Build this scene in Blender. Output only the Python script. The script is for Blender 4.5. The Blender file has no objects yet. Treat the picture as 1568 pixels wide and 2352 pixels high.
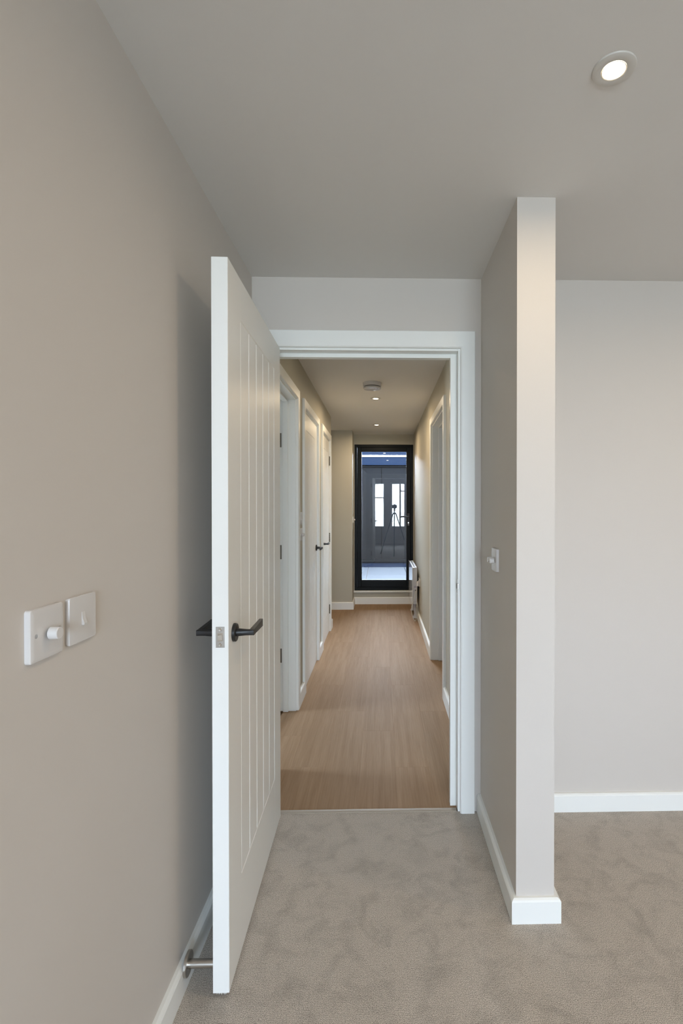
import bpy, bmesh, math, random
from mathutils import Vector, Matrix
random.seed(7)
SC = bpy.context.scene
COL = SC.collection

# ------------------------------------------------------------------ camera
cam_data = bpy.data.cameras.new('camera')
cam = bpy.data.objects.new('camera', cam_data)
COL.objects.link(cam)
cam.location = (0, 0, 1.36)
cam.rotation_euler = (math.pi / 2 - 0.0075, 0.0, -0.0242)
cam_data.sensor_fit = 'AUTO'
cam_data.sensor_width = 36.0
cam_data.lens = 1190.0 / 2352.0 * 36.0          # wide tilt-shift lens, 1190 px focal length on the long side
cam_data.shift_x = (784 - 904.65) / 2352.0
cam_data.shift_y = (1172.63 - 1176) / 2352.0
cam_data.clip_start = 0.02
SC.camera = cam

# ------------------------------------------------------------------ view + sky
SC.view_settings.view_transform = 'Standard'
SC.view_settings.look = 'None'
SC.view_settings.gamma = 1.0
SC.view_settings.use_curve_mapping = False
SC.view_settings.exposure = 0.75
SC.cycles.max_bounces = 14
SC.cycles.diffuse_bounces = 8
SC.cycles.glossy_bounces = 6
SC.cycles.transparent_max_bounces = 16
SC.cycles.caustics_reflective = False
SC.cycles.caustics_refractive = False
SC.cycles.sample_clamp_indirect = 8.0

SKY = 56.0          # overcast sky radiance
LAMP_W = 2.5          # each room ceiling spot
HALL_W = 5.0          # each hall ceiling spot
LAMP_COL = (1.0, 0.77, 0.50)

world = bpy.data.worlds.new('world')
SC.world = world
world.use_nodes = True
wt = world.node_tree
wt.nodes.clear()
w_out = wt.nodes.new('ShaderNodeOutputWorld')
w_bg = wt.nodes.new('ShaderNodeBackground')
w_geo = wt.nodes.new('ShaderNodeNewGeometry')
w_sep = wt.nodes.new('ShaderNodeSeparateXYZ')
w_map = wt.nodes.new('ShaderNodeMapRange')
w_mix = wt.nodes.new('ShaderNodeMix'); w_mix.data_type = 'RGBA'
w_map.inputs[1].default_value = -0.04; w_map.inputs[2].default_value = 0.04
w_mix.inputs[6].default_value = (0.46, 0.52, 0.57, 1)
w_mix.inputs[7].default_value = (0.715, 0.845, 1.03, 1)
w_tc = wt.nodes.new('ShaderNodeTexCoord')
wt.links.new(w_tc.outputs['Generated'], w_sep.inputs[0])
wt.links.new(w_sep.outputs[2], w_map.inputs[0])
wt.links.new(w_map.outputs[0], w_mix.inputs[0])
wt.links.new(w_mix.outputs[2], w_bg.inputs[0])
w_bg.inputs[1].default_value = SKY
wt.links.new(w_bg.outputs[0], w_out.inputs[0])
wt.nodes.remove(w_geo)


def portal(name, loc, rot, sx, sy):
    d = bpy.data.lights.new(name, 'AREA')
    d.shape = 'RECTANGLE'; d.size = sx; d.size_y = sy
    d.cycles.is_portal = True
    o = bpy.data.objects.new(name, d)
    o.location = loc; o.rotation_euler = rot
    COL.objects.link(o)
    return o


# ------------------------------------------------------------------ materials
def mat(name, col, rough=0.5, metal=0.0, bump=0.0, bscale=200.0, var=0.0, vscale=3.0, coat=0.0, spec=0.5, emit=None, estr=0.0):
    m = bpy.data.materials.new(name); m.use_nodes = True
    nt = m.node_tree; b = nt.nodes['Principled BSDF']
    b.inputs['Base Color'].default_value = (*col, 1)
    b.inputs['Roughness'].default_value = rough
    b.inputs['Metallic'].default_value = metal
    b.inputs['Specular IOR Level'].default_value = spec
    b.inputs['Coat Weight'].default_value = coat
    tc = nt.nodes.new('ShaderNodeTexCoord')
    if bump:
        n = nt.nodes.new('ShaderNodeTexNoise'); n.inputs['Scale'].default_value = bscale; n.inputs['Detail'].default_value = 3
        bp = nt.nodes.new('ShaderNodeBump'); bp.inputs['Strength'].default_value = bump; bp.inputs['Distance'].default_value = 0.001
        nt.links.new(tc.outputs['Object'], n.inputs['Vector']); nt.links.new(n.outputs[0], bp.inputs['Height']); nt.links.new(bp.outputs[0], b.inputs['Normal'])
    if var:
        n = nt.nodes.new('ShaderNodeTexNoise'); n.inputs['Scale'].default_value = vscale; n.inputs['Detail'].default_value = 4
        r = nt.nodes.new('ShaderNodeMix'); r.data_type = 'RGBA'
        r.inputs[6].default_value = (*[c * (1 - var) for c in col], 1); r.inputs[7].default_value = (*[min(1, c * (1 + var)) for c in col], 1)
        nt.links.new(tc.outputs['Object'], n.inputs['Vector']); nt.links.new(n.outputs[0], r.inputs[0]); nt.links.new(r.outputs[2], b.inputs['Base Color'])
    if emit:
        b.inputs['Emission Color'].default_value = (*emit, 1); b.inputs['Emission Strength'].default_value = estr
    return m


M_PAINT = mat('greige_wall_paint', (0.61, 0.575, 0.535), 0.62, bump=0.10, bscale=260, var=0.012, vscale=1.6)
M_HALL = mat('olive_greige_hall_paint', (0.475, 0.45, 0.375), 0.60, spec=0.25, bump=0.10, bscale=260, var=0.012, vscale=1.6)
M_CEIL = mat('matt_ceiling_paint', (0.715, 0.705, 0.685), 0.8, bump=0.08, bscale=240)
M_TRIM = mat('white_satinwood', (0.84, 0.86, 0.845), 0.34, spec=0.22, bump=0.03, bscale=90)
M_DOOR = mat('white_satin_door_paint', (0.84, 0.85, 0.83), 0.36, bump=0.12, bscale=900, spec=0.18)
M_PLASTIC = mat('white_switch_plastic', (0.66, 0.65, 0.645), 0.20, var=0.01)
M_BLACK = mat('matt_black_ironmongery', (0.012, 0.012, 0.013), 0.38, bump=0.04, bscale=600)
M_STEEL = mat('satin_stainless_steel', (0.52, 0.50, 0.47), 0.28, 1.0, bump=0.05, bscale=400)
M_STEELP = mat('polished_screw_steel', (0.72, 0.70, 0.66), 0.15, 1.0, var=0.05, vscale=300)
M_BRONZE = mat('dark_hinge_metal', (0.16, 0.145, 0.12), 0.4, 1.0, var=0.1, vscale=80)
M_ALU = mat('anthracite_powder_coat', (0.006, 0.0085, 0.0105), 0.42, spec=0.14, bump=0.05, bscale=800)
M_GASKET = mat('black_rubber_gasket', (0.006, 0.006, 0.007), 0.6, var=0.1)
M_HOLE = mat('dark_recess', (0.02, 0.018, 0.015), 0.7, var=0.1)
M_HEAT = mat('grey_heater_casing', (0.50, 0.51, 0.54), 0.35, var=0.02)
M_HGLASS = mat('heater_front_glass', (0.74, 0.75, 0.76), 0.03, var=0.01)
M_CORD = mat('cream_cord', (0.62, 0.60, 0.54), 0.5, var=0.03)
M_PURPLE = mat('purple_print', (0.16, 0.09, 0.22), 0.5, var=0.05, vscale=60)
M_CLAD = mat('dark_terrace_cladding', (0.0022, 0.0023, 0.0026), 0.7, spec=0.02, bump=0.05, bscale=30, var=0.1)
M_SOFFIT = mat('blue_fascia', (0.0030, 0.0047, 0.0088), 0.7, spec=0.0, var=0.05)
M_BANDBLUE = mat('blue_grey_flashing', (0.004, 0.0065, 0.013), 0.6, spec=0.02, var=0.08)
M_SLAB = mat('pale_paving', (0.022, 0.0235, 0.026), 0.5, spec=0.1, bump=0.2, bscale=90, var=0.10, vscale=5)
M_SUB = mat('subfloor', (0.18, 0.13, 0.09), 0.8, var=0.1)
M_LED = mat('led_diffuser', (0.9, 0.9, 0.9), 0.4, var=0.01, emit=(1.0, 0.86, 0.72), estr=2.0)
M_BEZEL = mat('spot_bezel_white', (0.60, 0.585, 0.55), 0.35, var=0.01)
M_LENS = mat('spot_lens', (0.9, 0.9, 0.9), 0.3, var=0.01, emit=(1.0, 0.80, 0.55), estr=14.0)
M_DARK = mat('slot_grey', (0.10, 0.095, 0.09), 0.6, var=0.1)
M_CAM = mat('camera_black', (0.02, 0.02, 0.02), 0.5, var=0.1)


def glass_mat(name, refl, tint):
    m = bpy.data.materials.new(name); m.use_nodes = True
    nt = m.node_tree; nt.nodes.clear()
    o = nt.nodes.new('ShaderNodeOutputMaterial'); mx = nt.nodes.new('ShaderNodeMixShader')
    t = nt.nodes.new('ShaderNodeBsdfTransparent'); g = nt.nodes.new('ShaderNodeBsdfGlossy')
    fr = nt.nodes.new('ShaderNodeFresnel'); fr.inputs['IOR'].default_value = refl
    g.inputs['Roughness'].default_value = 0.0
    t.inputs['Color'].default_value = (*tint, 1)
    nt.links.new(fr.outputs[0], mx.inputs[0]); nt.links.new(t.outputs[0], mx.inputs[1]); nt.links.new(g.outputs[0], mx.inputs[2])
    nt.links.new(mx.outputs[0], o.inputs['Surface'])
    return m


M_GLASS = glass_mat('dimming_window_glass', 1.45, (0.665, 0.675, 0.675))  # tint added to dim the daylight through the room windows
M_GLASS2 = glass_mat('coated_door_glass', 1.62, (0.96, 0.98, 0.985))


def wood_mat():
    m = bpy.data.materials.new('oak_vinyl_plank'); m.use_nodes = True
    nt = m.node_tree; N = nt.nodes; L = nt.links; b = N['Principled BSDF']
    tc = N.new('ShaderNodeTexCoord'); oi = N.new('ShaderNodeObjectInfo')
    ofs = N.new('ShaderNodeVectorMath'); ofs.operation = 'SCALE'
    L.new(tc.outputs['Object'], ofs.inputs[0]); ofs.inputs['Scale'].default_value = 1.0
    cmb = N.new('ShaderNodeCombineXYZ')
    mul = N.new('ShaderNodeMath'); mul.operation = 'MULTIPLY'; mul.inputs[1].default_value = 37.0
    L.new(oi.outputs['Random'], mul.inputs[0])
    L.new(mul.outputs[0], cmb.inputs[0]); L.new(mul.outputs[0], cmb.inputs[1])
    add = N.new('ShaderNodeVectorMath'); add.operation = 'ADD'
    L.new(tc.outputs['Object'], add.inputs[0]); L.new(cmb.outputs[0], add.inputs[1])
    def stretched(sx, sy, detail, rough=0.6, dist=0.0):
        mp = N.new('ShaderNodeMapping'); mp.inputs['Scale'].default_value = (sx, sy, 10)
        L.new(add.outputs[0], mp.inputs[0])
        n = N.new('ShaderNodeTexNoise'); n.inputs['Scale'].default_value = 1.0; n.inputs['Detail'].default_value = detail
        n.inputs['Roughness'].default_value = rough; n.inputs['Distortion'].default_value = dist
        L.new(mp.outputs[0], n.inputs['Vector'])
        return n
    n1 = stretched(260, 7.0, 3)              # pores and fibres
    n2 = stretched(34, 1.3, 4, 0.55, 0.4)    # streaks
    n3 = stretched(6, 0.8, 2)                # broad tone
    # cathedral growth rings: bands across the plank bent by a slow noise
    mpw = N.new('ShaderNodeMapping'); mpw.inputs['Scale'].default_value = (14, 0.9, 3)
    L.new(add.outputs[0], mpw.inputs[0])
    wv = N.new('ShaderNodeTexWave'); wv.wave_type = 'RINGS'; wv.rings_direction = 'SPHERICAL'; wv.wave_profile = 'SAW'
    wv.inputs['Scale'].default_value = 1.6; wv.inputs['Distortion'].default_value = 6.0; wv.inputs['Detail'].default_value = 2.5
    wv.inputs['Detail Scale'].default_value = 0.8; wv.inputs['Detail Roughness'].default_value = 0.5
    L.new(mpw.outputs[0], wv.inputs['Vector'])
    def fmix(f, x, y):
        m_ = N.new('ShaderNodeMix'); m_.data_type = 'FLOAT'; m_.inputs[0].default_value = f
        L.new(x, m_.inputs[2]); L.new(y, m_.inputs[3]); return m_.outputs[0]
    f1 = fmix(0.40, n2.outputs[0], n1.outputs[0])
    f2 = fmix(0.06, f1, wv.outputs[0])
    f3 = fmix(0.22, f2, n3.outputs[0])
    class _o: outputs = [f3]
    mx2 = _o
    cr = N.new('ShaderNodeValToRGB')
    e = cr.color_ramp.elements
    e[0].position = 0.32; e[0].color = (0.262, 0.170, 0.100, 1)
    e[1].position = 0.68; e[1].color = (0.385, 0.266, 0.172, 1)
    L.new(mx2.outputs[0], cr.inputs[0])
    hsv = N.new('ShaderNodeHueSaturation')
    mr = N.new('ShaderNodeMapRange'); mr.inputs[3].default_value = 0.96; mr.inputs[4].default_value = 1.04
    L.new(oi.outputs['Random'], mr.inputs[0]); L.new(mr.outputs[0], hsv.inputs['Value']); L.new(cr.outputs[0], hsv.inputs['Color'])
    L.new(hsv.outputs[0], b.inputs['Base Color'])
    b.inputs['Roughness'].default_value = 0.5; b.inputs['Specular IOR Level'].default_value = 0.012
    bp = N.new('ShaderNodeBump'); bp.inputs['Strength'].default_value = 0.12; bp.inputs['Distance'].default_value = 0.0008
    L.new(n1.outputs[0], bp.inputs['Height']); L.new(bp.outputs[0], b.inputs['Normal'])
    return m


M_WOOD = wood_mat()


def carpet_mat():
    m = bpy.data.materials.new('grey_beige_carpet'); m.use_nodes = True
    nt = m.node_tree; N = nt.nodes; L = nt.links; b = N['Principled BSDF']
    tc = N.new('ShaderNodeTexCoord')
    tuft = N.new('ShaderNodeTexNoise'); tuft.inputs['Scale'].default_value = 500; tuft.inputs['Detail'].default_value = 4; tuft.inputs['Roughness'].default_value = 0.6
    L.new(tc.outputs['Object'], tuft.inputs['Vector'])
    big = N.new('ShaderNodeTexNoise'); big.inputs['Scale'].default_value = 10.0; big.inputs['Detail'].default_value = 7; big.inputs['Roughness'].default_value = 0.68; big.inputs['Distortion'].default_value = 0.6
    L.new(tc.outputs['Object'], big.inputs['Vector'])
    rib = N.new('ShaderNodeTexWave'); rib.wave_type = 'BANDS'; rib.bands_direction = 'Y'
    rib.inputs['Scale'].default_value = 62; rib.inputs['Distortion'].default_value = 7.0; rib.inputs['Detail'].default_value = 3; rib.inputs['Detail Scale'].default_value = 2.2; rib.inputs['Detail Roughness'].default_value = 0.7
    L.new(tc.outputs['Object'], rib.inputs['Vector'])
    tmix = N.new('ShaderNodeMix'); tmix.data_type = 'FLOAT'; tmix.inputs[0].default_value = 0.05
    L.new(tuft.outputs[0], tmix.inputs[2]); L.new(rib.outputs[1], tmix.inputs[3])
    c1 = N.new('ShaderNodeValToRGB'); e = c1.color_ramp.elements
    e[0].position = 0.40; e[0].color = (0.20, 0.180, 0.157, 1); e[1].position = 0.62; e[1].color = (0.73, 0.665, 0.59, 1)
    L.new(tmix.outputs[0], c1.inputs[0])
    mr = N.new('ShaderNodeMapRange'); mr.inputs[1].default_value = 0.34; mr.inputs[2].default_value = 0.54; mr.inputs[3].default_value = 0.82; mr.inputs[4].default_value = 1.02
    L.new(big.outputs[0], mr.inputs[0])
    hs = N.new('ShaderNodeHueSaturation'); L.new(mr.outputs[0], hs.inputs['Value']); L.new(c1.outputs[0], hs.inputs['Color'])
    L.new(hs.outputs[0], b.inputs['Base Color'])
    b.inputs['Roughness'].default_value = 0.95; b.inputs['Specular IOR Level'].default_value = 0.1
    b.inputs['Sheen Weight'].default_value = 0.15
    bp = N.new('ShaderNodeBump'); bp.inputs['Strength'].default_value = 0.6; bp.inputs['Distance'].default_value = 0.002
    L.new(tmix.outputs[0], bp.inputs['Height']); L.new(bp.outputs[0], b.inputs['Normal'])
    return m


M_CARPET = carpet_mat()


# ------------------------------------------------------------------ mesh helpers
def box(bm, x0, x1, y0, y1, z0, z1):
    v = [bm.verts.new((x, y, z)) for x in (x0, x1) for y in (y0, y1) for z in (z0, z1)]
    for f in ((0, 1, 3, 2), (4, 6, 7, 5), (0, 4, 5, 1), (2, 3, 7, 6), (0, 2, 6, 4), (1, 5, 7, 3)):
        bm.faces.new([v[i] for i in f])
    return bm


def prism(bm, pts, axis, a, b):
    """extrude a closed 2-D outline (list of pairs) along an axis 'x','y','z' from a to b"""
    def P(p, t):
        return {'x': (t, p[0], p[1]), 'y': (p[0], t, p[1]), 'z': (p[0], p[1], t)}[axis]
    va = [bm.verts.new(P(p, a)) for p in pts]; vb = [bm.verts.new(P(p, b)) for p in pts]
    n = len(pts)
    for i in range(n):
        bm.faces.new((va[i], va[(i + 1) % n], vb[(i + 1) % n], vb[i]))
    bm.faces.new(va[::-1]); bm.faces.new(vb)
    return bm


def lathe(bm, prof, seg=32, M=None):
    """revolve (r, z) profile around z"""
    M = M or Matrix.Identity(4)
    rings = []
    for r, z in prof:
        if r < 1e-6:
            rings.append([bm.verts.new(M @ Vector((0, 0, z)))])
        else:
            rings.append([bm.verts.new(M @ Vector((r * math.cos(2 * math.pi * i / seg), r * math.sin(2 * math.pi * i / seg), z))) for i in range(seg)])
    for A, B in zip(rings, rings[1:]):
        for i in range(seg):
            j = (i + 1) % seg
            if len(A) == 1 and len(B) == 1:
                continue
            if len(A) == 1:
                bm.faces.new((A[0], B[i], B[j]))
            elif len(B) == 1:
                bm.faces.new((A[i], A[j], B[0]))
            else:
                bm.faces.new((A[i], A[j], B[j], B[i]))
    return bm


def tube(bm, pts, rad, seg=10, caps=True):
    pts = [Vector(p) for p in pts]
    rings = []
    up = Vector((0.31, 0.2, 0.93)).normalized()
    for i, p in enumerate(pts):
        t = (pts[min(i + 1, len(pts) - 1)] - pts[max(i - 1, 0)]).normalized()
        a = t.cross(up)
        if a.length < 1e-3:
            a = t.cross(Vector((1, 0, 0)))
        a.normalize(); b = t.cross(a)
        r = rad[i] if isinstance(rad, (list, tuple)) else rad
        rings.append([bm.verts.new(p + r * (math.cos(2 * math.pi * k / seg) * a + math.sin(2 * math.pi * k / seg) * b)) for k in range(seg)])
    for A, B in zip(rings, rings[1:]):
        for k in range(seg):
            bm.faces.new((A[k], A[(k + 1) % seg], B[(k + 1) % seg], B[k]))
    if caps:
        bm.faces.new(rings[0][::-1]); bm.faces.new(rings[-1])
    return bm


def smooth_path(ctrl, n=8):
    """Catmull-Rom through the control points"""
    c = [Vector(p) for p in ctrl]; c = [2 * c[0] - c[1]] + c + [2 * c[-1] - c[-2]]
    out = []
    for i in range(1, len(c) - 2):
        for k in range(n):
            t = k / n
            p0, p1, p2, p3 = c[i - 1], c[i], c[i + 1], c[i + 2]
            out.append(0.5 * ((2 * p1) + (-p0 + p2) * t + (2 * p0 - 5 * p1 + 4 * p2 - p3) * t * t + (-p0 + 3 * p1 - 3 * p2 + p3) * t ** 3))
    out.append(c[-2])
    return out


def obj(name, bm, m, parent=None, bevel=0.0, seg=2, smooth=False):
    bmesh.ops.recalc_face_normals(bm, faces=bm.faces)
    if bevel:
        ed = [e for e in bm.edges if len(e.link_faces) == 2 and e.calc_face_angle(0) > 0.5]
        bmesh.ops.bevel(bm, geom=ed, offset=bevel, segments=seg, affect='EDGES', clamp_overlap=True, profile=0.5)
    me = bpy.data.meshes.new(name); bm.to_mesh(me); bm.free()
    if smooth or bevel:
        for p in me.polygons:
            p.use_smooth = True
    o = bpy.data.objects.new(name, me)
    me.materials.append(m)
    COL.objects.link(o)
    if smooth or bevel:
        md = o.modifiers.new('edge_normals', 'WEIGHTED_NORMAL') if bevel else None
        if md:
            md.keep_sharp = True
        elif hasattr(me, 'set_sharp_from_angle'):
            me.set_sharp_from_angle(angle=math.radians(35))
    if parent:
        o.parent = parent
    return o


def nb():
    return bmesh.new()


def tag(o, label, cat=None, group=None, kind=None):
    o['label'] = label
    if cat: o['category'] = cat
    if group: o['group'] = group
    if kind: o['kind'] = kind
    return o


def empty(name, loc=(0, 0, 0), rz=0.0):
    o = bpy.data.objects.new(name, None)
    o.location = loc; o.rotation_euler = (0, 0, rz); o.empty_display_size = 0.1
    COL.objects.link(o)
    return o


def struct(name, bm, m, label, bevel=0.0):
    return tag(obj(name, bm, m, None, bevel), label, 'building', kind='structure')


def s_empty(name, label, cat, loc=(0, 0, 0), rz=0.0):
    return tag(empty(name, loc, rz), label, cat, kind='structure')


# ------------------------------------------------------------------ key dimensions (metres)
XL, XP, XP2, XR = -0.568, 0.4416, 0.5676, 2.6
YF, YW, YW2 = -4.5, 2.2934, 2.385
YP = 1.684
ZC = 2.368
XHR = 0.449
XFL, YL = -1.7, -0.6     # the room widens to the left behind the camera
YC, YB, YE = 5.841, 6.863, 7.236
XB = -0.386
WT = 0.13          # thickness of the hall side walls
T = 0.018          # architrave and skirting thickness
LX, RX, HZ = -0.488, 0.339, 2.049     # clear faces of the bedroom door lining

# ------------------------------------------------------------------ room shell
struct('wall_left', box(nb(), XL - WT, XL, YL, YW2, -0.02, ZC), M_PAINT, 'long greige plaster wall on the left carrying the two switches')

bm = nb()
box(bm, XL, LX - 0.03, YW, YW2, -0.02, ZC)
box(bm, RX + 0.03, XR, YW, YW2, -0.02, ZC)
box(bm, LX - 0.03, RX + 0.03, YW, YW2, HZ + 0.03, ZC)
struct('wall_back', bm, M_PAINT, 'greige wall holding the open doorway and running right behind the short wall')

struct('wall_nib', box(nb(), XP, XP2, YP, YW, -0.02, ZC), M_PAINT, 'short projecting wall end right of the doorway, full height')
struct('wall_left_return', box(nb(), XFL - WT, XL - WT, YL, YL + WT, -0.02, ZC), M_PAINT, 'greige return wall behind the camera at the left')
struct('wall_far_left', box(nb(), XFL - WT, XFL, YF - 0.2, YL, -0.02, ZC), M_PAINT, 'greige wall at the left behind the camera')
struct('wall_right', box(nb(), XR, XR + 0.15, YF - 0.2, YW2, -0.02, ZC), M_PAINT, 'greige wall closing the carpeted room on the far right')

# wall behind the camera with two windows
WIN = [(-0.82, -0.42), (-0.19, 1.45)]
WZ0, WZ1 = 0.59, 2.24
bm = nb()
xs = [XFL] + [x for w in WIN for x in w] + [XR]
for i in range(0, len(xs), 2):
    box(bm, xs[i], xs[i + 1], YF - 0.2, YF, -0.02, ZC)
for a, b in WIN:
    box(bm, a, b, YF - 0.2, YF, -0.02, WZ0); box(bm, a, b, YF - 0.2, YF, WZ1, ZC)
struct('wall_front', bm, M_PAINT, 'greige window wall behind the camera, mirrored in the far glass door')


def window(i, a, b, y, z0, z1, label, mull=(), port=True):
    r = s_empty('window_%d' % i, label, 'window', ((a + b) / 2, y, z0))
    bm = nb(); h = z1 - z0; w = (b - a) / 2; f = 0.045
    box(bm, -w, w, -0.07, 0, 0, f); box(bm, -w, w, -0.07, 0, h - f, h)
    box(bm, -w, -w + f, -0.07, 0, f, h - f); box(bm, w - f, w, -0.07, 0, f, h - f)
    obj('window_frame', bm, M_TRIM, r)
    for x in mull:
        obj('mullion', box(nb(), x - (a + b) / 2 - 0.03, x - (a + b) / 2 + 0.03, -0.06, -0.005, f, h - f), M_TRIM, r)
    if w > 0.3:
        obj('transom', box(nb(), (mull[0] if mull else a) - (a + b) / 2 + 0.03, w - f, -0.06, -0.005, h * 0.8, h * 0.8 + 0.04), M_TRIM, r)
    else:
        obj('transom', box(nb(), -w + f, w - f, -0.06, -0.005, 1.08, 1.12), M_TRIM, r)
    obj('pane', box(nb(), -w + f, w - f, -0.042, -0.040, f, h - f), M_GLASS, r)
    if port:
        portal('daylight_portal', ((a + b) / 2, y - 0.1, (z0 + z1) / 2), (math.pi / 2, 0, 0), b - a, h)


window(1, *WIN[0], YF - 0.08, WZ0, WZ1, 'white framed window left of the pier in the wall behind the camera')
window(2, *WIN[1], YF - 0.08, WZ0, WZ1, 'wide white framed window with mullion in the wall behind the camera', (0.15, 0.85))

# ceiling in one slab over room and hall
bm = nb()
box(bm, XFL - WT, XR + 0.15, YF - 0.2, YW2, ZC, ZC + 0.15)
box(bm, -2.9, 3.1, YW2, YE + 0.2, ZC, ZC + 0.15)
struct('ceiling', bm, M_CEIL, 'flat matt white ceiling over the room and the hall')

# ------------------------------------------------------------------ hall shell
D1 = (2.61, 3.525)      # outer architrave edges, left doorway with open door
D2 = (3.740, 4.655)     # left closed door
D3 = (4.878, 5.726)     # left far closed door
R1 = (3.606, 4.645)     # right doorway
AW = 0.063              # architrave width
OPT = 2.14              # top of hall architraves


def opening(d):
    return d[0] + AW - 0.024, d[1] - AW + 0.024


bm = nb()
cuts = [YW2] + [y for d in (D1, D2, D3) for y in opening(d)] + [YC]
for i in range(0, len(cuts), 2):
    box(bm, XL - WT, XL, cuts[i], cuts[i + 1], -0.02, ZC)
for d in (D1, D2, D3):
    a, b = opening(d)
    box(bm, XL - WT, XL, a, b, OPT - AW + 0.022, ZC)
struct('wall_hall_left', bm, M_HALL, 'greige hall wall on the left pierced by three doors')

bm = nb()
a, b = opening(R1)
box(bm, XHR, XHR + WT, YW2, a, -0.02, ZC); box(bm, XHR, XHR + WT, b, YE + 0.2, -0.02, ZC)
box(bm, XHR, XHR + WT, a, b, OPT - AW + 0.022, ZC)
struct('wall_hall_right', bm, M_HALL, 'greige hall wall on the right with one doorway and the heater')

struct('wall_bump', box(nb(), -1.7, XB, YB, YE + 0.2, -0.02, ZC), M_HALL, 'boxed out greige wall left of the glazed end door')
struct('wall_alcove_left', box(nb(), -1.83, -1.7, YC - 0.3, YE + 0.2, -0.02, ZC), M_HALL, 'greige wall closing the side alcove at the hall end')
struct('wall_alcove_near', box(nb(), -1.7, XL - WT, YC - 0.13, YC, -0.02, ZC), M_HALL, 'greige return wall behind the left far closed door')
FX0, FX1, FZ0, FZ1 = -0.377, 0.444, 0.188, 2.227
bm = nb()
box(bm, XB, FX0, YE, YE + 0.2, -0.02, ZC); box(bm, FX1, XHR, YE, YE + 0.2, -0.02, ZC)
box(bm, FX0, FX1, YE, YE + 0.2, FZ1, ZC); box(bm, FX0, FX1, YE, YE + 0.2, -0.02, FZ0 - 0.001)
struct('wall_end', bm, M_HALL, 'greige hall end wall around the glazed black door')

# left side room and right side room seen only through their doorways
bm = nb()
box(bm, -2.9, -2.8, 2.3, 4.4, -0.02, 0.7); box(bm, -2.9, -2.8, 2.3, 4.4, 2.1, ZC)
box(bm, -2.9, -2.8, 2.3, 2.7, 0.7, 2.1); box(bm, -2.9, -2.8, 3.2, 4.4, 0.7, 2.1)
box(bm, -2.8, XL - WT, YW2 - 0.1, YW2, -0.02, ZC); box(bm, -2.8, XL - WT, 4.3, 4.4, -0.02, ZC)
struct('wall_side_left', bm, M_PAINT, 'greige walls of the side room left of the hall')
bm = nb()
box(bm, 3.0, 3.1, YW2, 2.55, -0.04, ZC); box(bm, 3.0, 3.1, 2.88, YE + 0.2, -0.04, ZC)
box(bm, 3.0, 3.1, 2.55, 2.88, -0.04, 0.9); box(bm, 3.0, 3.1, 2.55, 2.88, 2.05, ZC)
box(bm, XR, 3.1, YW2 - 0.1, YW2, -0.04, ZC)
box(bm, XHR + WT, 0.95, YE, YE + 0.2, -0.02, ZC); box(bm, 1.55, 3.0, YE, YE + 0.2, -0.02, ZC)
box(bm, 0.95, 1.55, YE, YE + 0.2, -0.02, 0.7); box(bm, 0.95, 1.55, YE, YE + 0.2, 2.0, ZC)
struct('wall_side_right', bm, M_PAINT, 'greige walls of the side room right of the hall')
portal('daylight_portal', (-2.85, 2.95, 1.4), (0, -math.pi / 2, 0), 1.4, 0.5)
portal('daylight_portal', (1.25, YE + 0.12, 1.35), (-math.pi / 2, 0, 0), 0.6, 1.3)


def side_window(i, x, y0, y1, z0, z1, label):
    r = s_empty('window_%d' % i, label, 'window', (x, (y0 + y1) / 2, z0))
    w = (y1 - y0) / 2; h = z1 - z0; f = 0.05; bm = nb()
    box(bm, -0.03, 0.03, -w, w, 0, f); box(bm, -0.03, 0.03, -w, w, h - f, h)
    box(bm, -0.03, 0.03, -w, -w + f, f, h - f); box(bm, -0.03, 0.03, w - f, w, f, h - f)
    box(bm, -0.03, 0.03, -0.03, 0.03, f, h - f)
    obj('window_frame', bm, M_TRIM, r)
    obj('pane', box(nb(), -0.001, 0.001, -w + f, w - f, f, h - f), M_GLASS, r)


side_window(4, -2.85, 2.7, 3.2, 0.7, 2.1, 'white framed window of the left side room')
side_window(5, 3.05, 2.55, 2.88, 0.9, 2.05, 'added unseen white framed window brightening the right doorway jamb')  # unseen window added to throw daylight on the right doorway jamb
portal('daylight_portal', (3.12, 2.715, 1.475), (0, math.pi / 2, 0), 1.15, 0.33)
window(3, 0.95, 1.55, YE + 0.12, 0.7, 2.0, 'white framed window of the right side room', (1.25,), False)

# ------------------------------------------------------------------ floors
YT = 2.3195           # wood begins behind the threshold strip
fl = struct('floor', box(nb(), XFL, XR, YF, YT - 0.024, -0.02, 0.0), M_CARPET, 'fitted grey beige twist pile carpet with soft tread marks')
hall_floor = struct('floor.001', box(nb(), -2.8, 3.0, YT - 0.024, YE + 0.1, -0.04, -0.014), M_WOOD, 'oak effect plank floor of the hall')
PW, PL = 0.1815, 1.246
starts = {-3: 3.079, -2: 2.705, -1: 3.440, 0: 3.135, 1: 2.692, 2: 3.427, 3: 2.95}
plank_cache = {}


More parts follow.
